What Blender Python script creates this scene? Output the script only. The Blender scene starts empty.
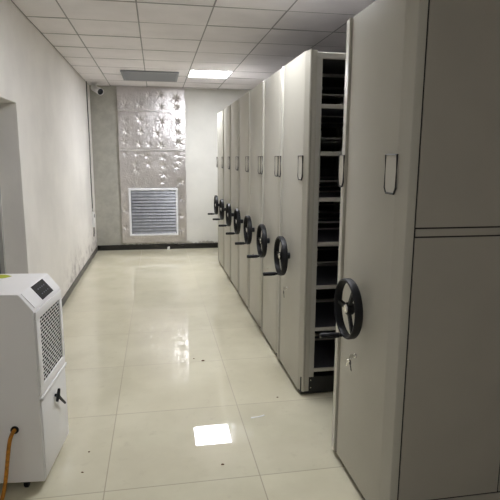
import bpy, bmesh, math, random
from mathutils import Vector, Matrix, noise
random.seed(7)
PI = math.pi
S = bpy.context.scene
COL = S.collection

# ------------------------------------------------------------------ materials
def mat(name, col, rough=.5, metal=0., spec=.5, noise_amt=0., noise_scale=6., bump=0., bump_scale=40., coat=0.):
    m = bpy.data.materials.new(name); m.use_nodes = True
    nt = m.node_tree; b = nt.nodes['Principled BSDF']
    b.inputs['Base Color'].default_value = (*col, 1)
    b.inputs['Roughness'].default_value = rough
    b.inputs['Metallic'].default_value = metal
    b.inputs['Specular IOR Level'].default_value = spec
    b.inputs['Coat Weight'].default_value = coat
    tc = nt.nodes.new('ShaderNodeTexCoord')
    if noise_amt:
        n = nt.nodes.new('ShaderNodeTexNoise'); n.inputs['Scale'].default_value = noise_scale; n.inputs['Detail'].default_value = 5
        nt.links.new(tc.outputs['Object'], n.inputs['Vector'])
        r = nt.nodes.new('ShaderNodeValToRGB')
        r.color_ramp.elements[0].position = .3; r.color_ramp.elements[1].position = .7
        r.color_ramp.elements[0].color = (*[c*(1-noise_amt) for c in col], 1)
        r.color_ramp.elements[1].color = (*[min(1, c*(1+noise_amt)) for c in col], 1)
        nt.links.new(n.outputs['Fac'], r.inputs['Fac']); nt.links.new(r.outputs['Color'], b.inputs['Base Color'])
    if bump:
        n2 = nt.nodes.new('ShaderNodeTexNoise'); n2.inputs['Scale'].default_value = bump_scale; n2.inputs['Detail'].default_value = 4
        nt.links.new(tc.outputs['Object'], n2.inputs['Vector'])
        bp = nt.nodes.new('ShaderNodeBump'); bp.inputs['Strength'].default_value = bump; bp.inputs['Distance'].default_value = .01
        nt.links.new(n2.outputs['Fac'], bp.inputs['Height']); nt.links.new(bp.outputs['Normal'], b.inputs['Normal'])
    return m

def emit(name, col, strength):
    m = bpy.data.materials.new(name); m.use_nodes = True
    b = m.node_tree.nodes['Principled BSDF']
    b.inputs['Base Color'].default_value = (.9, .9, .9, 1)
    b.inputs['Emission Color'].default_value = (*col, 1)
    b.inputs['Emission Strength'].default_value = strength
    return m

class NB:                                   # tiny node-tree helper
    def __init__(s, m): s.nt = m.node_tree
    def n(s, t, **kw):
        x = s.nt.nodes.new(t)
        for k, v in kw.items(): setattr(x, k, v)
        return x
    def l(s, a, b): s.nt.links.new(a, b)
    def math(s, op, a, b=None, clamp=False):
        x = s.n('ShaderNodeMath', operation=op); x.use_clamp = clamp
        for i, v in enumerate((a, b)):
            if v is None: continue
            if isinstance(v, (int, float)): x.inputs[i].default_value = v
            else: s.l(v, x.inputs[i])
        return x.outputs[0]
    def rng(s, v, a, b, c=0., d=1.):
        x = s.n('ShaderNodeMapRange', interpolation_type='SMOOTHSTEP')
        s.l(v, x.inputs[0])
        for i, q in enumerate((a, b, c, d)): x.inputs[i+1].default_value = q
        return x.outputs[0]
    def noise(s, vec, sc, det=4, rough=.55):
        x = s.n('ShaderNodeTexNoise'); x.inputs['Scale'].default_value = sc; x.inputs['Detail'].default_value = det
        x.inputs['Roughness'].default_value = rough
        s.l(vec, x.inputs['Vector']); return x.outputs['Fac']
    def mix(s, f, a, b):
        x = s.n('ShaderNodeMix', data_type='RGBA')
        if isinstance(f, (int, float)): x.inputs[0].default_value = f
        else: s.l(f, x.inputs[0])
        for i, v in ((6, a), (7, b)):
            if isinstance(v, tuple): x.inputs[i].default_value = (*v, 1)
            else: s.l(v, x.inputs[i])
        return x.outputs[2]

FX, FY, FT = -.2922, 3.1303, .7783          # floor joints
def floor_mat():
    m = mat('polished_floor_tile', (.6, .56, .43), .06, spec=.5)
    q = NB(m); b = m.node_tree.nodes['Principled BSDF']
    tc = q.n('ShaderNodeTexCoord'); P = tc.outputs['Object']
    sep = q.n('ShaderNodeSeparateXYZ'); q.l(P, sep.inputs[0])
    def joint(o, off):
        t = q.math('DIVIDE', q.math('SUBTRACT', o, off), FT)
        f = q.math('ABSOLUTE', q.math('SUBTRACT', q.math('FRACT', q.math('ADD', t, 50.5)), .5))
        return q.rng(f, (.0026), .0046, 1, 0), q.math('FLOOR', t)
    jx, ix = joint(sep.outputs[0], FX); jy, iy = joint(sep.outputs[1], FY)
    j = q.math('MAXIMUM', jx, jy)
    cv = q.n('ShaderNodeCombineXYZ'); q.l(ix, cv.inputs[0]); q.l(iy, cv.inputs[1])
    wn = q.n('ShaderNodeTexWhiteNoise', noise_dimensions='3D'); q.l(cv.outputs[0], wn.inputs['Vector'])
    n1 = q.noise(P, 2.2, 6); n2 = q.noise(P, 11, 6, .65)
    base = q.mix(q.rng(n1, .3, .7), FLOOR_A, FLOOR_B)
    base = q.mix(q.math('MULTIPLY', q.rng(n2, .56, .75), .22), base, (.42, .37, .26))
    hsv = q.n('ShaderNodeHueSaturation'); q.l(base, hsv.inputs['Color'])
    q.l(q.math('ADD', .97, q.math('MULTIPLY', wn.outputs['Value'], .06)), hsv.inputs['Value'])
    col = q.mix(q.math('MULTIPLY', j, .62), hsv.outputs[0], (.23, .17, .09))
    q.l(col, b.inputs['Base Color'])
    q.l(q.math('ADD', q.rng(n2, .3, .75, .0, .02), q.math('MULTIPLY', j, .4)), b.inputs['Roughness'])
    # tiny warp of the polished glaze, different from tile to tile
    off = q.n('ShaderNodeVectorMath', operation='MULTIPLY_ADD'); q.l(wn.outputs['Color'], off.inputs[0])
    off.inputs[1].default_value = (7, 7, 7); q.l(P, off.inputs[2])
    nb = q.noise(off.outputs[0], 3.2, 1)
    bp = q.n('ShaderNodeBump'); bp.inputs['Strength'].default_value = .02; bp.inputs['Distance'].default_value = .012
    q.l(nb, bp.inputs['Height']); q.l(bp.outputs['Normal'], b.inputs['Normal'])
    return m

def wall_mat(name, col, axis_along, dirt_from=None, dirt_h=.35, grime=(.2, .16, .16), amt=.8, strip=None):
    """painted plaster; damp stains and grime low down, along one axis of the wall"""
    m = mat(name, col, .6, spec=.3)
    q = NB(m); b = m.node_tree.nodes['Principled BSDF']
    tc = q.n('ShaderNodeTexCoord'); P = tc.outputs['Object']
    sep = q.n('ShaderNodeSeparateXYZ'); q.l(P, sep.inputs[0])
    n1 = q.noise(P, 1.6, 5); n2 = q.noise(P, 7, 6, .7); n3 = q.noise(P, 28, 4)
    c = q.mix(q.rng(n1, .3, .72), tuple(x*.94 for x in col), tuple(min(1, x*1.05) for x in col))
    z = q.math('SUBTRACT', sep.outputs[2], q.math('MULTIPLY', q.math('SUBTRACT', n2, .5), 1.1*dirt_h))
    d = q.rng(z, .05, dirt_h, 1, 0)
    if dirt_from is not None:
        d = q.math('MULTIPLY', d, q.rng(sep.outputs[axis_along], dirt_from, dirt_from+1.2))
    d = q.math('MULTIPLY', d, q.rng(n2, .42, .62))
    c = q.mix(q.math('MULTIPLY', d, amt), c, grime)
    c = q.mix(q.math('MULTIPLY', q.rng(n3, .66, .72), .12), c, tuple(x*.6 for x in col))
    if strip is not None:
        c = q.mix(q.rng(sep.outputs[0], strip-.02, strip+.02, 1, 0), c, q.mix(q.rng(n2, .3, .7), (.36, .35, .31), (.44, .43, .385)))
    q.l(c, b.inputs['Base Color'])
    bp = q.n('ShaderNodeBump'); bp.inputs['Strength'].default_value = .12; bp.inputs['Distance'].default_value = .02
    q.l(q.math('ADD', q.math('MULTIPLY', n2, .4), n1), bp.inputs['Height']); q.l(bp.outputs['Normal'], b.inputs['Normal'])
    return m

FLOOR_A, FLOOR_B = (.64, .60, .45), (.72, .68, .525)
M = {}
M['floor'] = floor_mat()
M['wall_left'] = wall_mat('wall_paint_white', (.88, .848, .81), 1, 5.6, .5, (.22, .17, .17), .6)
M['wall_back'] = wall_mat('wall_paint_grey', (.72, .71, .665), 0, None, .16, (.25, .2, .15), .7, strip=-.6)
M['wall'] = wall_mat('wall_paint_plain', (.7, .68, .64), 0, None, .12)
M['tile'] = mat('ceiling_tile', (.87, .835, .85), .8, spec=.2, noise_amt=.05, noise_scale=3, bump=.15, bump_scale=120)
M['tbar'] = mat('ceiling_bar', (.34, .33, .33), .6)
M['grey_steel'] = mat('cabinet_paint', (.50, .482, .422), .34, spec=.5, noise_amt=.02, noise_scale=5, bump=.04, bump_scale=300)
M['lip'] = mat('shelf_paint', (.54, .525, .48), .4)
M['low_bounce'] = mat('low_bounce_top', (.13, .125, .115), .9, noise_amt=.2, noise_scale=9)  # unseen unit tops, coloured dark to cut light bounced onto the ceiling
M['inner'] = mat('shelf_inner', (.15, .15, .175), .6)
M['black'] = mat('black_plastic', (.006, .006, .008), .5, spec=.3)
M['black_base'] = mat('black_base', (.015, .015, .014), .5)
M['chrome'] = mat('chrome', (.75, .74, .72), .2, 1)
M['outline'] = mat('dark_outline', (.03, .03, .032), .5)
M['card'] = mat('label_card', (.52, .50, .44), .45)
M['groove'] = mat('dark_gap', (.03, .028, .025), .8)
M['side'] = mat('side_panel_paint', (.40, .375, .325), .45, noise_amt=.03, noise_scale=4, bump=.04, bump_scale=300)
M['foil'] = mat('aluminium_foil', (.62, .595, .595), .34, 1, bump=.5, bump_scale=60, noise_amt=.08, noise_scale=9)
M['foil_tape'] = mat('aluminium_tape', (.74, .73, .73), .26, 1, bump=.4, bump_scale=50)
M['white'] = mat('white_metal', (.85, .84, .84), .3)
M['white_gloss'] = mat('white_gloss', (.88, .87, .87), .4)
M['frame_white'] = mat('frame_white', (.82, .83, .86), .35)
M['louvre'] = mat('louvre_grey', (.27, .28, .305), .4, .2, noise_amt=.12, noise_scale=12)
M['louvre_dark'] = mat('louvre_dark', (.06, .07, .09), .6)
M['vent'] = mat('vent_grey', (.30, .31, .335), .5)
M['vent_dark'] = mat('vent_dark', (.06, .06, .07), .7)
M['dark_grille'] = mat('grille_shadow', (.008, .008, .01), 1., spec=0.)
M['screen'] = mat('display_glass', (.012, .014, .022), .12)
M['button'] = mat('display_mark', (.03, .035, .06), .3)
M['sticker'] = mat('green_sticker', (.42, .46, .02), .5)
M['hose'] = mat('orange_hose', (.5, .2, .012), .45, noise_amt=.35, noise_scale=60)
M['baseboard'] = mat('baseboard_dark', (.06, .055, .05), .35, noise_amt=.3, noise_scale=8)
M['baseboard_black'] = mat('baseboard_black', (.012, .011, .01), .25, noise_amt=.3, noise_scale=20)
M['door'] = mat('door_dark_grey', (.1, .1, .1), .45)
M['door_frame'] = mat('door_frame_grey', (.42, .41, .39), .45)
M['reveal'] = wall_mat('reveal_plaster', (.8, .77, .73), 1, None, .1)
M['plaster'] = mat('plaster_chip', (.36, .34, .3), .9)
M['cable'] = mat('cable_black', (.09, .08, .075), .5)
M['paper'] = mat('paper_scrap', (.8, .8, .78), .8)
M['leaf'] = mat('brown_crumb', (.16, .09, .05), .8)
M['lamp'] = emit('lamp_diffuser', (.95, .962, 1.), 30)
M['lamp_fill'] = emit('fill_diffuser', (.95, .962, 1.), 6)
M['lamp_near'] = emit('lamp_diffuser_near', (.95, .962, 1.), 21)

# ------------------------------------------------------------------ mesh helpers
def link(o, parent=None):
    COL.objects.link(o)
    if parent is not None: o.parent = parent
    return o

class MB:
    def __init__(s): s.bm = bmesh.new()
    def box(s, a, b, bev=0., seg=2):
        bm = s.bm; x0, y0, z0 = a; x1, y1, z1 = b
        vs = [bm.verts.new(p) for p in ((x0,y0,z0),(x1,y0,z0),(x1,y1,z0),(x0,y1,z0),(x0,y0,z1),(x1,y0,z1),(x1,y1,z1),(x0,y1,z1))]
        fs = [bm.faces.new([vs[i] for i in f]) for f in ((3,2,1,0),(4,5,6,7),(0,1,5,4),(1,2,6,5),(2,3,7,6),(3,0,4,7))]
        if bev:
            es = list({e for f in fs for e in f.edges})
            bmesh.ops.bevel(bm, geom=es, offset=bev, segments=seg, affect='EDGES', profile=.5)
        return s
    def quad(s, ps):
        s.bm.faces.new([s.bm.verts.new(p) for p in ps]); return s
    def prism(s, prof, fn, t0, t1):
        """prof: list of 2D points; fn(u, v, t) -> 3D"""
        a = [s.bm.verts.new(fn(u, v, t0)) for u, v in prof]; b = [s.bm.verts.new(fn(u, v, t1)) for u, v in prof]
        n = len(prof)
        s.bm.faces.new(list(reversed(a))); s.bm.faces.new(b)
        for i in range(n): s.bm.faces.new((a[i], a[(i+1) % n], b[(i+1) % n], b[i]))
        return s
    def lathe(s, prof, mtx, seg=32):
        """prof: list of (r, h) about local z"""
        rings = []
        for r, h in prof:
            if r < 1e-6: rings.append([s.bm.verts.new(mtx @ Vector((0, 0, h)))])
            else: rings.append([s.bm.verts.new(mtx @ Vector((r*math.cos(2*PI*i/seg), r*math.sin(2*PI*i/seg), h))) for i in range(seg)])
        for A, B in zip(rings, rings[1:]):
            for i in range(seg):
                j = (i+1) % seg
                if len(A) == 1 and len(B) == 1: continue
                if len(A) == 1: s.bm.faces.new((A[0], B[i], B[j]))
                elif len(B) == 1: s.bm.faces.new((A[i], A[j], B[0]))
                else: s.bm.faces.new((A[i], A[j], B[j], B[i]))
        return s
    def tube(s, pts, r, seg=10, closed=False):
        pts = [Vector(p) for p in pts]; n = len(pts); rings = []; up = Vector((0, 0, 1))
        for i, p in enumerate(pts):
            if closed: t = pts[(i+1) % n]-pts[i-1]
            else: t = pts[min(i+1, n-1)]-pts[max(i-1, 0)]
            t.normalize()
            a = t.cross(up)
            if a.length < .05: a = t.cross(Vector((0, 1, 0)))
            a.normalize(); b = t.cross(a)
            rr = r[i] if isinstance(r, (list, tuple)) else r
            rings.append([s.bm.verts.new(p + a*rr*math.cos(2*PI*k/seg) + b*rr*math.sin(2*PI*k/seg)) for k in range(seg)])
        for i in range(n if closed else n-1):
            A, B = rings[i], rings[(i+1) % n]
            for k in range(seg): s.bm.faces.new((A[k], A[(k+1) % seg], B[(k+1) % seg], B[k]))
        if not closed:
            s.bm.faces.new(list(reversed(rings[0]))); s.bm.faces.new(rings[-1])
        return s
    def build(s, name, m, parent=None, smooth=False):
        bm = s.bm
        bmesh.ops.recalc_face_normals(bm, faces=bm.faces[:])
        me = bpy.data.meshes.new(name); bm.to_mesh(me); bm.free()
        me.materials.append(m)
        if smooth:
            for p in me.polygons: p.use_smooth = True
            try: me.set_sharp_from_angle(angle=math.radians(25))
            except Exception: pass
        return link(bpy.data.objects.new(name, me), parent)

def tag(o, label, cat, group=None):
    o['label'] = label; o['category'] = cat
    if group: o['group'] = group
    return o
def struct(o): o['kind'] = 'structure'; return o
def empty(name, loc, rz=0.):
    o = bpy.data.objects.new(name, None); o.empty_display_size = .1
    o.location = loc; o.rotation_euler = (0, 0, rz); return link(o)
def axis_mtx(origin, zdir):
    return Matrix.Translation(origin) @ Vector(zdir).to_track_quat('Z', 'Y').to_matrix().to_4x4()

# ------------------------------------------------------------------ room
XL, XR, YB, YF, H = -1.063, 3.9, -1.6, 9.2, 2.793
DY0, DY1, DZ = 3.36, 4.392, 2.033            # doorway in the left wall
struct(MB().box((XL-.4, YB-.2, -.1), (XR+.2, YF+.2, 0)).build('floor', M['floor']))
w = MB()
w.box((XL-.2, YB, 0), (XL, DY0, H)); w.box((XL-.2, DY1, 0), (XL, YF+.2, H)); w.box((XL-.2, DY0, DZ), (XL, DY1, H))
struct(w.build('wall_left', M['wall_left']))
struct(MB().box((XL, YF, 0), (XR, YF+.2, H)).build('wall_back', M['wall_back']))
struct(MB().box((XR, YB, 0), (XR+.2, YF+.2, H)).build('wall_right', M['wall']))
struct(MB().box((XL-.2, YB-.2, 0), (XR+.2, YB, H)).build('wall_front', M['wall']))
# plastered reveal of the doorway
w = MB()
w.box((XL-.2, DY1-.004, 0), (XL-.002, DY1, DZ)); w.box((XL-.2, DY0, 0), (XL-.002, DY0+.004, DZ)); w.box((XL-.2, DY0+.004, DZ-.004), (XL-.002, DY1-.004, DZ))
struct(w.build('trim_doorway', M['reveal']))
dr = struct(MB().box((XL-.25, DY0-.1, 0), (XL-.205, DY1+.1, DZ+.1)).build('door_1', M['door']))
f = MB(); fw = .05
f.box((XL-.2, DY1-.004-fw, 0), (XL-.165, DY1-.005, DZ-.005), .003); f.box((XL-.2, DY0+.005, 0), (XL-.165, DY0+.004+fw, DZ-.005), .003)
f.box((XL-.2, DY0+.055, DZ-.055), (XL-.165, DY1-.055, DZ-.005), .003)
f.build('door_frame', M['door_frame'], dr)
h = MB().tube([(XL-.205, DY0+.12, 1.0), (XL-.16, DY0+.12, 1.0), (XL-.15, DY0+.14, 1.0), (XL-.15, DY0+.24, 1.0)], .01)
h.build('door_handle', M['chrome'], dr, True)

# ceiling: backing slab, thin bars coloured dark as the tile-edge shadow in the joints, one tile per bay
CX, CY = -.7209, 4.9058
LAMPS = [(2, 4)]                             # bays (k, j) holding a light panel in view
LAMPS += [(2, -3), (1, -10)]                           # a panel inferred nearer than the view; an added fill panel behind the camera
c = MB(); c.box((XL-.2, YB-.2, H+.012), (XR+.2, YF+.2, H+.14))
bars = MB(); tiles = MB()
k0, k1, j0, j1 = -1, 8, -11, 8
for k in range(k0, k1):
    for j in range(j0, j1):
        x0, x1 = CX+.6*k, CX+.6*(k+1); y0, y1 = CY+.6*j, CY+.6*(j+1)
        a0, a1 = max(x0, XL), min(x1, XR); b0, b1 = max(y0, YB), min(y1, YF)
        if a1-a0 < .03 or b1-b0 < .03 or (k, j) in LAMPS: continue
        gx, gy = .0065, .004
        q = tiles.bm; z = H+random.uniform(-.001, .003)
        dz = [random.uniform(-.0025, .0025) for _ in range(4)]
        ps = [(a0+gx, b0+gy, z+dz[0]), (a1-gx, b0+gy, z+dz[1]), (a1-gx, b1-gy, z+dz[2]), (a0+gx, b1-gy, z+dz[3])]
        lo = [q.verts.new(p) for p in ps]; hi = [q.verts.new((p[0], p[1], H+.0115)) for p in ps]
        q.faces.new(list(reversed(lo)))
        for i in range(4): q.faces.new((lo[i], lo[(i+1) % 4], hi[(i+1) % 4], hi[i]))
for k in range(k0, k1+1):
    x = CX+.6*k
    if XL < x < XR: bars.box((x-.0055, YB, H-.001), (x+.0055, YF, H+.0119))
for j in range(j0, j1+1):
    y = CY+.6*j
    if YB < y < YF: bars.box((XL, y-.005, H-.0014), (XR, y+.005, H+.0118))
ce = struct(c.build('ceiling', M['tbar']))
struct(tiles.build('ceiling_tiles', M['tile'])); struct(bars.build('ceiling_bars', M['tbar']))

# baseboards
struct(MB().box((XL, DY1, 0), (XL+.014, YF, .075), .003).build('baseboard_left', M['baseboard']))
struct(MB().box((XL+.014, YF-.02, 0), (XR, YF, .092), .003).build('baseboard_back', M['baseboard_black']))

# ------------------------------------------------------------------ ceiling lights and vent
def panel(k, j, label, m='lamp'):
    x0, y0 = CX+.6*k, CY+.6*j
    t = empty('ceiling_light', (x0+.3, y0+.3, H)); tag(t, label, 'ceiling light', 'square ceiling light panels')
    fr = MB(); a, b = .294, .278
    for s in (-1, 1):
        fr.box((min(s*a, s*b), -a, -.004), (max(s*a, s*b), a, .0115)); fr.box((-b, min(s*a, s*b), -.004), (b, max(s*a, s*b), .0115))
    fr.build('frame', M['white'], t)
    MB().box((-b, -b, -.001), (b, b, .004)).build('diffuser', M[m], t)
panel(2, 4, 'square lit white light panel set in the far ceiling tiles')
panel(2, -3, 'square lit light panel in the ceiling beside the nearest unit', 'lamp_near')
panel(1, -10, 'unseen fill light panel added in the ceiling behind the camera', 'lamp_fill')  # fill light added to brighten the near side of the nearest unit

v = empty('ceiling_vent', (-.055, 7.92, H)); tag(v, 'blue grey louvred vent in the ceiling left of the lit panel', 'vent')
f = MB(); a, b = .40, .41
for s in (-1, 1):
    f.box((min(s*a, s*(a-.03)), -b, -.022), (max(s*a, s*(a-.03)), b, 0), .003); f.box((-(a-.03), min(s*b, s*(b-.03)), -.022), (a-.03, max(s*b, s*(b-.03)), 0), .003)
f.build('frame', M['vent'], v)
MB().box((-a+.03, -b+.03, -.004), (a-.03, b-.03, -.001)).build('backing', M['vent_dark'], v)
sl = MB()
for i in range(19):
    y = -b+.05+i*.0395
    sl.prism([(y, -.006), (y+.003, -.006), (y+.03, -.018), (y+.027, -.0195)], lambda u, w_, t: (t, u, w_), -a+.031, a-.031)
sl.build('slats', M['vent'], v)

# ------------------------------------------------------------------ foil cladding on the back wall
FXa, FXb = -.62, .508
fo = empty('foil_cladding', (-.06, YF, .13)); tag(fo, 'crinkled silver foil cladding covering the back wall from floor to ceiling', 'foil cladding')
dimples = []
for px, pz in ((.37,2.62),(.36,2.47),(.38,2.22),(.38,2.03),(.38,1.87),(.08,2.47),(.1,2.22),(.0,2.03),(.1,1.82),(-.25,2.5),(-.27,2.25),(-.26,2.05),(-.29,1.84),(-.5,2.47),(-.51,2.23),(-.5,2.05),(-.52,1.88),
               (-.1,1.83),(-.52,1.68),(-.33,1.68),(-.14,1.64),(.11,1.62),(.36,1.66),(.38,1.55),(-.34,1.5),(-.13,1.5),(.12,1.48),(.35,1.45),(-.33,1.4),(.13,1.32),(.1,1.2),(.42,1.2),(.42,.9),(-.55,1.0),(-.55,.7),(.43,.6),(.42,.35),(-.56,.4),(-.1,2.66),(.1,2.68)):
    dimples.append((px+random.uniform(-.012, .012), pz, random.uniform(.6, 1.)*(1.5 if px > 0 and pz > 1.7 else 1.)))
def sheet(za, zb, lift, nx, nz):
    bm = bmesh.new(); g = []
    for i in range(nx+1):
        col = []
        for j in range(nz+1):
            u = i/nx; x = FXa+(FXb-FXa)*u; z = za+(zb-za)*j/nz
            edge = min(1, min(u, 1-u)*12)
            x += (1-edge)*.012*noise.noise((0, z*7, 3.1 if u < .5 else 8.2))
            d = lift+(.012*noise.noise((x*2.3, z*2.1, za*3))+.002*noise.noise((x*9, z*8, 1.7)))+.0014*noise.turbulence((x*26, z*24, 5), 2, False)
            for dx, dz, s in dimples:
                r2 = (x-dx)**2+(z-dz)**2
                if r2 < .02:
                    th = math.atan2(z-dz, x-dx); r = math.sqrt(r2)
                    d -= s*(.014*math.exp(-r2/.0011)+.005*math.exp(-r2/.004)*math.cos(7*th+dx*40)*min(1, r/.02))
            d = max(.004, d)
            col.append(bm.verts.new((x+.06, -d, z-.13)))
        g.append(col)
    for i in range(nx):
        for j in range(nz): bm.faces.new((g[i][j], g[i+1][j], g[i+1][j+1], g[i][j+1]))
    # folded edges back to the wall so that the sheet has thickness
    rim = [c_[0] for c_ in g]+g[-1][1:]+[c_[-1] for c_ in reversed(g)][1:]+list(reversed(g[0]))[1:-1]
    back = [bm.verts.new((p.co.x, -.001, p.co.z)) for p in rim]
    n = len(rim)
    for i in range(n): bm.faces.new((rim[i], back[i], back[(i+1) % n], rim[(i+1) % n]))
    mb = MB(); mb.bm.free(); mb.bm = bm
    return mb.build('foil_sheet', M['foil'], fo, True)
sheet(.128, 1.745, .036, 90, 130); sheet(1.745, 2.395, .046, 110, 62); sheet(2.395, 2.79, .04, 110, 40)
# foil tape over the seams
for z in (1.745, 2.395):
    tp = MB()
    pts = []
    for i in range(41):
        x = FXa+.01+(FXb-FXa-.02)*i/40
        pts.append((x, z+.006*noise.noise((x*8, z, 0))))
    for (xa, za), (xb, zb) in zip(pts, pts[1:]):
        y = -.052; tp.box((xa+.06, y-.006, min(za, zb)-.13-.014), (xb+.06, y+.012, max(za, zb)-.13+.014))
    tp.build('foil_tape', M['foil_tape'], fo)

lv = empty('exhaust_louvre', (-.064, YF-.072, .26)); tag(lv, 'grey slatted exhaust louvre in a white frame set low in the foil', 'louvre')
a, b, t_ = .422, .83, .034
f = MB()
f.box((-a, -.03, 0), (a, .012, t_), .004); f.box((-a, -.03, b-t_), (a, .012, b), .004)
f.box((-a, -.03, t_), (-a+t_, .012, b-t_), .004); f.box((a-t_, -.03, t_), (a, .012, b-t_), .004)
f.build('frame', M['frame_white'], lv)
MB().box((-a+t_, .004, t_), (a-t_, .012, b-t_)).build('backing', M['louvre_dark'], lv)
ns = 14; pit = (b-2*t_)/ns; sl = MB()
for i in range(ns):
    z = t_+i*pit; k = random.uniform(-.002, .002)
    sl.prism([(-.024+k, z+.002), (-.021+k, z), (.002, z+pit*.92), (-.001, z+pit*.96)], lambda u, w_, t: (t, u, w_), -a+t_+.002, a-t_-.002)
sl.build('slats', M['louvre'], lv)

# ------------------------------------------------------------------ pipe, box, camera, rubble at the far left corner and back wall
pts = [(XL+.012, 8.73, H-.002)]+[(XL+.012+.003*math.sin(z*4), 8.735+.006*math.sin(z*2.3), z) for z in [2.7-.1*i for i in range(20)]]+[(XL+.012, 8.735, .74)]
tag(MB().tube(pts, .0075, 8).build('cable', M['cable'], None, True), 'dark cable running down the far end of the left wall', 'cable')
t = empty('socket_box', (XL, 8.735, .58)); tag(t, 'small pale socket box at the lower end of the dark wall cable', 'socket box')
MB().box((0, -.045, -.1), (.035, .045, .15), .006).build('box_body', M['white'], t)
MB().box((.035, -.03, .06), (.039, .03, .12), .001).build('cover', M['outline'], t)
MB().tube([(.02, 0, -.1), (.018, .005, -.18), (.01, .03, -.26)], .008, 8).build('cable_tail', M['cable'], t, True)

t = empty('security_camera', (-.955, 8.86, H-.003)); tag(t, 'white bullet security camera below the ceiling in the far left corner', 'security camera')
MB().lathe([(0, 0), (.055, 0), (.055, -.014), (.045, -.024), (0, -.024)], axis_mtx((0, 0, 0), (0, 0, 1)), 24).build('mount', M['white'], t, True)
MB().tube([(0, 0, -.02), (.005, -.01, -.05), (.03, -.05, -.085)], .016, 10).build('arm', M['white'], t, True)
dirv = Vector((.145, -.25, -.10)).normalized()
m0 = axis_mtx(Vector((.0, .0, -.075)), dirv)
MB().lathe([(0, -.03), (.038, -.03), (.048, -.02), (.05, 0), (.05, .2), (.054, .202), (.054, .26), (.05, .26), (.05, .235), (0, .235)], m0, 24).build('camera_body', M['white'], t, True)
MB().lathe([(0, .25), (.025, .248), (.0495, .24), (.0495, .236), (0, .236)], m0, 24).build('lens_window', M['screen'], t, True)

rb = MB()
for i in range(70):
    x = random.choice([random.uniform(.55, 1.25), random.uniform(.75, 1.2), random.uniform(-.6, .5)])
    s = random.uniform(.006, .022)*(1.2 if x > .7 else .7)
    y = YF-.008-random.uniform(0, .006)
    zc = .092+s*.5 if x < .7 else .092+s*.5+random.choice([0, 0, .014])
    bmesh.ops.create_icosphere(rb.bm, subdivisions=1, radius=s, matrix=Matrix.Translation((x, y, zc)) @ Matrix.Diagonal((random.uniform(1, 1.9), .6, random.uniform(.5, .9), 1)))
o = rb.build('plaster_rubble', M['plaster']); o['kind'] = 'stuff'; tag(o, 'crumbled plaster chips lying along the top of the back baseboard', 'rubble')

# ------------------------------------------------------------------ mobile shelving units
XF, WD, ZT = .9297, .6834, 2.272
W = WD/2-.005; LEN = 1.92
Y0, YN = 3.1811, 2.5329
SHELF = [1.94-.2935*i for i in range(7)]
def end_profile():
    p = [(.066, -W+.003), (.064, -W), (.036, -W), (.03, -W+.002), (.026, -W+.008), (.002, -W+.044), (0, -W+.049)]
    p += [(0, W-.092), (.014, W-.09), (.014, W-.08), (-.010, W-.078), (.001, W-.008), (.007, W-.002), (.016, W), (.066, W-.003)]
    return p
def holder(parent, yc, half, z0, z1, x=-.004):
    """label holder: dark outline open like a U with clipped lower corners, with its card"""
    cut = .022; r = .0046
    pth = [(yc-half, z1), (yc-half, z0+cut), (yc-half+cut*.7, z0), (yc+half-cut*.7, z0), (yc+half, z0+cut), (yc+half, z1)]
    o = MB().tube([(x, a_, b_) for a_, b_ in pth], r, 6, True).build('label_holder', M['outline'], parent)
    MB().prism(pth, lambda u, w_, t: (t, u, w_), x-.0004, x+.012).build('label_card', M['card'], o)
    return o
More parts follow.
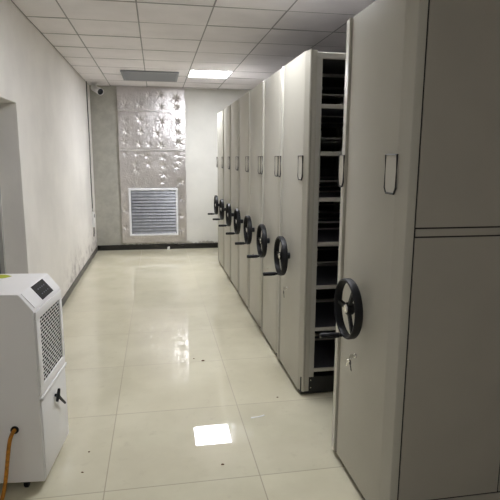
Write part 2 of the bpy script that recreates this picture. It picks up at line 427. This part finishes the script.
def make_unit():
    u = empty('mobile_shelving_unit', (XF, 0, 0))
    for flip in (0, 1):
        fn = (lambda a_, b_, t: (a_, b_, t)) if not flip else (lambda a_, b_, t: (LEN-a_, b_, t))
        MB().prism(end_profile(), fn, .032, ZT).build('end_panel', M['grey_steel'], u, True)
    holder(u, -W+.09, .05, 1.478, 1.632); holder(u, W-.043, .034, 1.478, 1.632, -.014)
    # hand wheel: flat-sided rim with three spokes
    wx, wz = -.066, .9245
    m0 = axis_mtx((wx, 0, wz), (-1, 0, 0))
    mb = MB()
    mb.lathe([(.127, -.016), (.131, -.02), (.137, -.02), (.142, -.014), (.143, .008), (.14, .016), (.135, .019), (.129, .017), (.126, .008), (.127, -.016)], m0, 48)
    mb.lathe([(0, .008), (.026, .008), (.03, .002), (.03, -.02), (.022, -.03), (.022, -.065), (0, -.065)], m0, 24)
    for a0 in SPOKES:
        pr = [(-.013, -.006), (.013, -.006), (.009, .007), (-.009, .007)]
        R_ = Matrix.Rotation(a0, 4, 'Z')
        mb.prism(pr, lambda a_, b_, t: m0 @ (R_ @ Vector((t, a_, b_-.004))), .02, .128)
    wh = mb.build('hand_wheel', M['black'], u, True)
    MB().lathe([(0, .015), (.017, .0135), (.022, .009), (.022, .006), (0, .006)], m0, 24).build('hub_cap', M['chrome'], wh, True)
    hy, hz = .131*math.cos(math.radians(-80)), .131*math.sin(math.radians(-80))
    mh = axis_mtx((wx-.015, hy+.0, wz+hz-.007), (-1, 0, 0))
    MB().lathe([(0, 0), (.009, 0), (.009, .012), (.0125, .016), (.0145, .05), (.0135, .1), (.011, .108), (0, .109)], mh, 18).build('crank_handle', M['black'], wh, True)
    lk = MB().lathe([(0, 0), (.011, 0), (.011, .006), (.009, .009), (0, .009)], axis_mtx((0, .03, .675), (-1, 0, 0)), 18)
    lk.build('lock', M['chrome'], u, True)
    # shelving behind the end panel
    for y in (-W+.006, W-.036):
        for x in (.064, LEN/2-.02, LEN-.1):
            MB().box((x, y, .13), (x+.038, y+.03, 2.235), .003).build('upright', M['lip'], u)
    tpn = MB(); tpn.box((.063, -W+.003, 2.225), (LEN-.063, -W+.03, 2.262), .004); tpn.box((.063, W-.03, 2.225), (LEN-.063, W-.003, 2.262), .004)
    tpo = tpn.build('top_panel', M['lip'], u)
    MB().box((.063, -W+.03, 2.24), (LEN-.063, W-.03, 2.256)).build('low_bounce_deck', M['low_bounce'], tpo)
    for z in SHELF:
        s = MB()
        for y in (-W+.006, W-.018): s.box((.103, y, z-.013), (LEN-.105, y+.012, z+.013), .003)
        sh = s.build('shelf', M['lip'], u)
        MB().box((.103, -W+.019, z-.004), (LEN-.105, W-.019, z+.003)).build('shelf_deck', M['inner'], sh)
        MB().box((.103, -.03, z+.1), (LEN-.105, -.018, z+.113), .002).build('back_stop', M['lip'], sh)
    MB().box((.012, -W+.012, .006), (LEN-.012, W-.012, .13), .004).build('base', M['black_base'], u)
    for z in (.052, .108): MB().lathe([(0, 0), (.006, 0), (.005, .004), (0, .005)], axis_mtx((.082, -W+.012, z), (0, -1, 0)), 10).build('bolt', M['chrome'], u, True)
    return u
SPOKES = [math.radians(a) for a in (60, 180, 300)]
def children(o): return [c for c in COL.objects if c.parent == o]
def copy_tree(o, parent=None):
    kids = children(o); c = o.copy(); COL.objects.link(c); c.parent = parent
    for ch in kids: copy_tree(ch, c)
    return c
proto = make_unit()
names = ['grey mobile shelving unit beside the open gap, its empty shelves facing it',
         'grey mobile shelving unit directly behind the one with visible open shelves',
         'grey mobile shelving unit, third in the packed row counting from the open gap',
         'grey mobile shelving unit, fourth and middle one of the seven packed together',
         'grey mobile shelving unit, fifth in the packed row counting from the open gap',
         'grey mobile shelving unit, last but one before the back wall',
         'farthest grey mobile shelving unit, nearest to the back wall']
GR = 'mobile shelving units along the right side'
near = copy_tree(proto)
MB().tube([(.0265, -W+.004, .033), (.0265, -W+.004, .8), (.0265, -W+.004, 1.6), (.0265, -W+.004, ZT+.004)], .0115, 12).build('edge_bead', M['grey_steel'], proto, True)
for i in range(7):
    o = proto if i == 0 else copy_tree(proto)
    o.location = (XF, Y0+WD*(i+.5), 0); tag(o, names[i], 'shelving unit', GR)
    if i == 6:
        MB().box((.1, W-.012, .13), (LEN-.1, W-.002, 2.235), .002).build('side_panel', M['side'], o)
near.location = (XF, YN-WD/2, 0)
tag(near, 'nearest grey shelving unit with a closed panelled side, keys hanging below its wheel', 'shelving unit', GR)
# closed side of the nearest unit: frame strips with panels between thin gaps
MB().box((.0665, -W+.005, .036), (LEN-.064, -W+.011, 2.255)).build('inner_sheet', M['groove'], near)
fr = MB(); yo, yi = -W+.0005, -W+.0049
for x in (.0575+.482*2+.006, .0575+.482*4+.012):
    if x+.03 < LEN: fr.box((x, yo, .035), (x+.03, yi, 2.262), .001)
fr.box((.073, yo, 1.3125), (LEN-.06, yi, 1.3415), .001); fr.box((.073, yo, .037), (LEN-.06, yi, .127), .001); fr.box((.073, yo, 2.232), (LEN-.06, yi, 2.262), .001)
fr.build('side_frame', M['side'], near)
for r_, (z0, z1) in enumerate(((.134, 1.306), (1.348, 2.227))):
    for x0 in (.072, .072+.485):
        if r_ == 1:
            if x0 > .1: continue
            MB().box((x0, yo, z0), (x0+.958, yi, z1), .0015).build('side_panel', M['side'], near)
        else:
            MB().box((x0, yo, z0), (x0+.4785, yi, z1), .0015).build('side_panel', M['side'], near)
    MB().box((1.066, yo, z0), (LEN-.062, yi, z1), .0015).build('side_panel', M['side'], near)

# keys hanging in the lock of the nearest unit
def keyset(loc, label, n):
    t = empty('key_set', loc); tag(t, label, 'keys', 'keys in the unit locks')
    k = MB(); k.box((-.006, -.0012, -.004), (0, .0012, .004), .0005); k.lathe([(0, -.0012), (.011, -.0012), (.011, .0012), (0, .0012)], axis_mtx((-.016, 0, 0), (0, 1, 0)), 16)
    k.build('key', M['chrome'], t, True)
    ring = [(-.021, .012*math.cos(a*PI/8), -.012+.012*math.sin(a*PI/8)) for a in range(16)]
    MB().tube(ring, .0012, 6, True).build('ring', M['chrome'], t, True)
    for i in range(n):
        a = -.5+i*1.2
        k = MB(); R_ = Matrix.Translation((-.022-.003*i, .003, -.022)) @ Matrix.Rotation(a, 4, 'X') @ Matrix.Rotation(.5*i, 4, 'Z')
        k.lathe([(0, -.0012), (.013, -.0012), (.013, .0012), (0, .0012)], R_ @ axis_mtx((0, 0, -.01), (1, 0, 0)), 16)
        k.prism([(-.0045, -.02), (.0045, -.02), (.0045, -.046), (0, -.052), (-.0045, -.044)], lambda u, w_, t_: R_ @ Vector((t_, u, w_)), -.0011, .0011)
        k.build('key', M['chrome'] if i else M['outline'], t, True)
keyset((XF-.0095, YN-WD/2+.03, .675), 'bunch of small metal keys hanging from the lock of the nearest unit', 2)
keyset((XF-.0095, Y0+WD/2+.03, .675), 'small key left in the lock of the unit with open shelves', 1)

# ------------------------------------------------------------------ dehumidifier
TH = .0912
d = empty('dehumidifier', (-.5757, 2.4083, 0), -TH)      # local x: out of the grille side, local y: away from the camera
tag(d, 'white portable dehumidifier with black grille and sloped dark display, at lower left', 'dehumidifier')
L_, zb, zr, zt, c_, Wd = .4491, .05, .9176, .9945, .0639, .42
def body_prof(o=0.):
    return [(-Wd, zb), (-.004, zb), (0, zb+.004), (0, zr-.006), (-.004, zr+.002), (-c_+.004, zt-.003), (-c_-.005, zt), (-Wd+.02, zt), (-Wd, zt-.02)]
bm_ = MB().prism(body_prof(), lambda u, w_, t: (u, t, w_), 0, L_)
body = bm_.build('body', M['white'], d, True)
mod = body.modifiers.new('bevel', 'BEVEL'); mod.width = .004; mod.segments = 2; mod.limit_method = 'ANGLE'
# upper frame of the grille side, with the ledge below it
g0, g1, gz0, gz1 = .062, .398, .535, .862
f = MB(); o_ = .008
f.box((0, .012, gz1), (o_, L_-.012, zr-.012), .003); f.box((0, .012, .487), (o_, L_-.012, gz0), .003)
f.box((0, .012, gz0), (o_, g0, gz1), .001); f.box((0, g1, gz0), (o_, L_-.012, gz1), .001)
f.box((0, .008, .47), (.014, L_-.008, .487), .004)
fp = f.build('grille_frame', M['white_gloss'], d, True)
g = MB(); rows = 20; pz = (gz1-gz0)/rows
for r_ in range(rows+1):
    z = gz0+r_*pz; g.box((.001, g0, z-.0022), (.0022, g1, z+.0022))
ncol = 8; py = (g1-g0)/ncol
for r_ in range(rows):
    z = gz0+r_*pz
    for k in range(ncol+1):
        y = g0+(k+(.5 if r_ % 2 else 0))*py
        if y > g1-.002: continue
        g.box((.001, y-.0028, z+.0021), (.0021, y+.0028, z+pz-.0021))
gr = g.build('grille', M['white_gloss'], d)
MB().box((.0002, g0, gz0), (.001, g1, gz1)).build('grille_backing', M['dark_grille'], gr)
MB().box((0, .014, .062), (.005, L_-.014, .462), .003).build('lower_panel', M['white_gloss'], d, True)
# drain tap lever: dark T piece
tp = MB()
tp.tube([(.004, .22, .395), (.02, .22, .395)], .008, 10)
tp.tube([(.022, .197, .372), (.022, .22, .395), (.022, .243, .42)], [.007, .010, .007], 10)
tp.tube([(.022, .22, .393), (.024, .265, .35), (.026, .32, .302)], [.008, .007, .006], 10)
tp.build('tap_lever', M['black'], d, True)
# display on the slope
e = Vector((-c_, 0, zt-zr)); el = e.length; e.normalize(); nn = Vector((e.z, 0, -e.x))
def slope(s, q, o): p = Vector((0, 0, zr))+e*q+nn*o; return (p.x, s, p.z)
def plate(s0, s1, q0, q1, o0, o1):
    return MB().prism([(s0, q0), (s1, q0), (s1, q1), (s0, q1)], lambda u, w_, t: slope(u, w_, t), o0, o1)
dp = plate(.03, .43, .006, .094, 0, .003).build('control_panel', M['white'], d)
ds = plate(.156, .334, .009, .092, .003, .005).build('display', M['screen'], d)
b_ = MB()
for s in (.195, .225, .255, .285):
    for q in (.03, .06): b_.prism([(s, q), (s+.014, q), (s+.014, q+.006), (s, q+.006)], lambda u, w_, t: slope(u, w_, t), .005, .0054)
b_.build('display_marks', M['button'], ds)
# sticker on the lid
MB().prism([(-.31, .34), (-.25, .35), (-.2, .5-.09), (-.19, .36), (-.215, .33)][:0] or [(-.33, .33), (-.245, .345), (-.225, .385), (-.27, .425), (-.33, .43)], lambda u, w_, t: (u, w_, t), zt, zt+.001).build('sticker', M['sticker'], d)
# hose socket on the near side and casters
MB().lathe([(0, 0), (.019, 0), (.019, .006), (.014, .008), (.014, .003), (0, .003)], axis_mtx((-.123, 0, .33), (0, -1, 0)), 24).build('hose_socket', M['black'], d, True)
for x in (-.1, -Wd+.07):
    for y in (.03, L_-.06):
        ck = MB(); ck.box((x-.02, y-.02, .042), (x+.02, y+.02, .05)); ck.box((x-.013, y-.004, .018), (x-.01, y+.022, .044)); ck.box((x+.01, y-.004, .018), (x+.013, y+.022, .044))
        cs = ck.build('caster', M['black_base'], d)
        MB().lathe([(0, -.01), (.021, -.01), (.025, -.007), (.025, .007), (.021, .01), (0, .01)], axis_mtx((x, y+.01, .025), (1, 0, 0)), 20).build('caster_wheel', M['black'], cs, True)
# orange hose out of the socket, down to the floor and away to the left
def dl(x, y, z): return Matrix.Translation((-.5757, 2.4083, 0)) @ Matrix.Rotation(-TH, 4, 'Z') @ Vector((x, y, z))
ctl = [(-.123, .0-.004, .33), (-.125, -.03, .326), (-.13, -.055, .30), (-.142, -.062, .22), (-.158, -.06, .12), (-.172, -.062, .05), (-.178, -.09, .014), (-.178, -.16, .0096), (-.2, -.26, .0096), (-.26, -.4, .0096), (-.36, -.55, .0096)]
P_ = [dl(*c__) for c__ in ctl]; pts = []
for i in range(len(P_)-1):
    p0, p1, p2, p3 = P_[max(i-1, 0)], P_[i], P_[i+1], P_[min(i+2, len(P_)-1)]
    for k in range(8):
        s = k/8; pts.append(.5*((2*p1)+(p2-p0)*s+(2*p0-5*p1+4*p2-p3)*s*s+(3*p1-p0-3*p2+p3)*s**3))
pts = [Vector((q.x, q.y, max(q.z, .0095))) for q in pts]+[P_[-1]]
tag(MB().tube(pts, .0092, 12).build('drain_hose', M['hose'], None, True), 'orange drain hose hanging from the near side of the dehumidifier', 'hose')

# ------------------------------------------------------------------ litter on the floor
def scrap(name, m, pts, h, label, cat):
    o = MB().prism(pts, lambda u, w_, t: (u, w_, t+.004*noise.noise((u*30, w_*30, 0))*(t > .001)), 0.0004, h).build(name, m)
    return tag(o, label, cat, 'paper scraps on the floor')
scrap('paper_scrap', M['paper'], [(.545, 2.935), (.61, 2.945), (.64, 2.958), (.635, 2.97), (.6, 2.955), (.548, 2.948)], .003, 'thin white paper strip on the floor before the shelving units', 'paper scrap')
scrap('paper_scrap', M['paper'], [(.155, 9.105), (.185, 9.1), (.2, 9.15), (.18, 9.155), (.165, 9.12)], .05, 'white paper scrap on the floor against the back baseboard', 'paper scrap')
def crumb(x, y, r, label, m=None):
    b = MB(); bmesh.ops.create_icosphere(b.bm, subdivisions=2, radius=r, matrix=Matrix.Translation((x, y, r*.4)) @ Matrix.Diagonal((1.3, .9, .45, 1)))
    for v_ in b.bm.verts: v_.co += Vector((noise.noise(v_.co*90), noise.noise(v_.co*90+Vector((5, 0, 0))), 0))*r*.35; v_.co.z = max(.0003, v_.co.z)
    tag(b.build('dirt_crumb', m or M['leaf'], None, True), label, 'dirt crumb', 'dirt crumbs on the floor')
crumb(.33, 3.916, .010, 'larger brown dirt crumb at the middle of the aisle floor')
crumb(.262, 3.975, .006, 'small brown crumb just left of the larger one in the aisle')
crumb(.777, 3.19, .006, 'dark crumb on the floor beside the corner of the open shelving unit')
crumb(.307, 2.477, .007, 'dark crumb on the floor just below the reflection of the lit panel')
crumb(-.42, 2.53, .006, 'dark crumb on the floor nearest to the corner of the dehumidifier')
crumb(-.41, 2.72, .005, 'tiny dark crumb on the floor right of the dehumidifier, farther of two')

# ------------------------------------------------------------------ camera, world, view
f_, yaw, pitch, roll, hc = 511.7014, .1796, .1772, .0058, 1.6139
F = Vector((math.sin(yaw)*math.cos(pitch), math.cos(yaw)*math.cos(pitch), -math.sin(pitch)))
R0 = Vector((math.cos(yaw), -math.sin(yaw), 0)); U0 = R0.cross(F)
R1 = R0*math.cos(roll)+U0*math.sin(roll); U1 = U0*math.cos(roll)-R0*math.sin(roll)
cam = bpy.data.cameras.new('camera'); co = bpy.data.objects.new('camera', cam); COL.objects.link(co)
mw = Matrix((R1, U1, -F)).transposed().to_4x4(); mw.translation = (0, 0, hc); co.matrix_world = mw
cam.sensor_width = 36; cam.lens = 36*f_/500; cam.clip_start = .02
S.camera = co
wd = bpy.data.worlds.new('world'); S.world = wd; wd.use_nodes = True
wd.node_tree.nodes['Background'].inputs['Color'].default_value = (.5, .5, .55, 1); wd.node_tree.nodes['Background'].inputs['Strength'].default_value = .2
S.view_settings.view_transform = 'Standard'; S.view_settings.look = 'None'; S.view_settings.gamma = 1; S.view_settings.use_curve_mapping = False
S.view_settings.exposure = 1.13
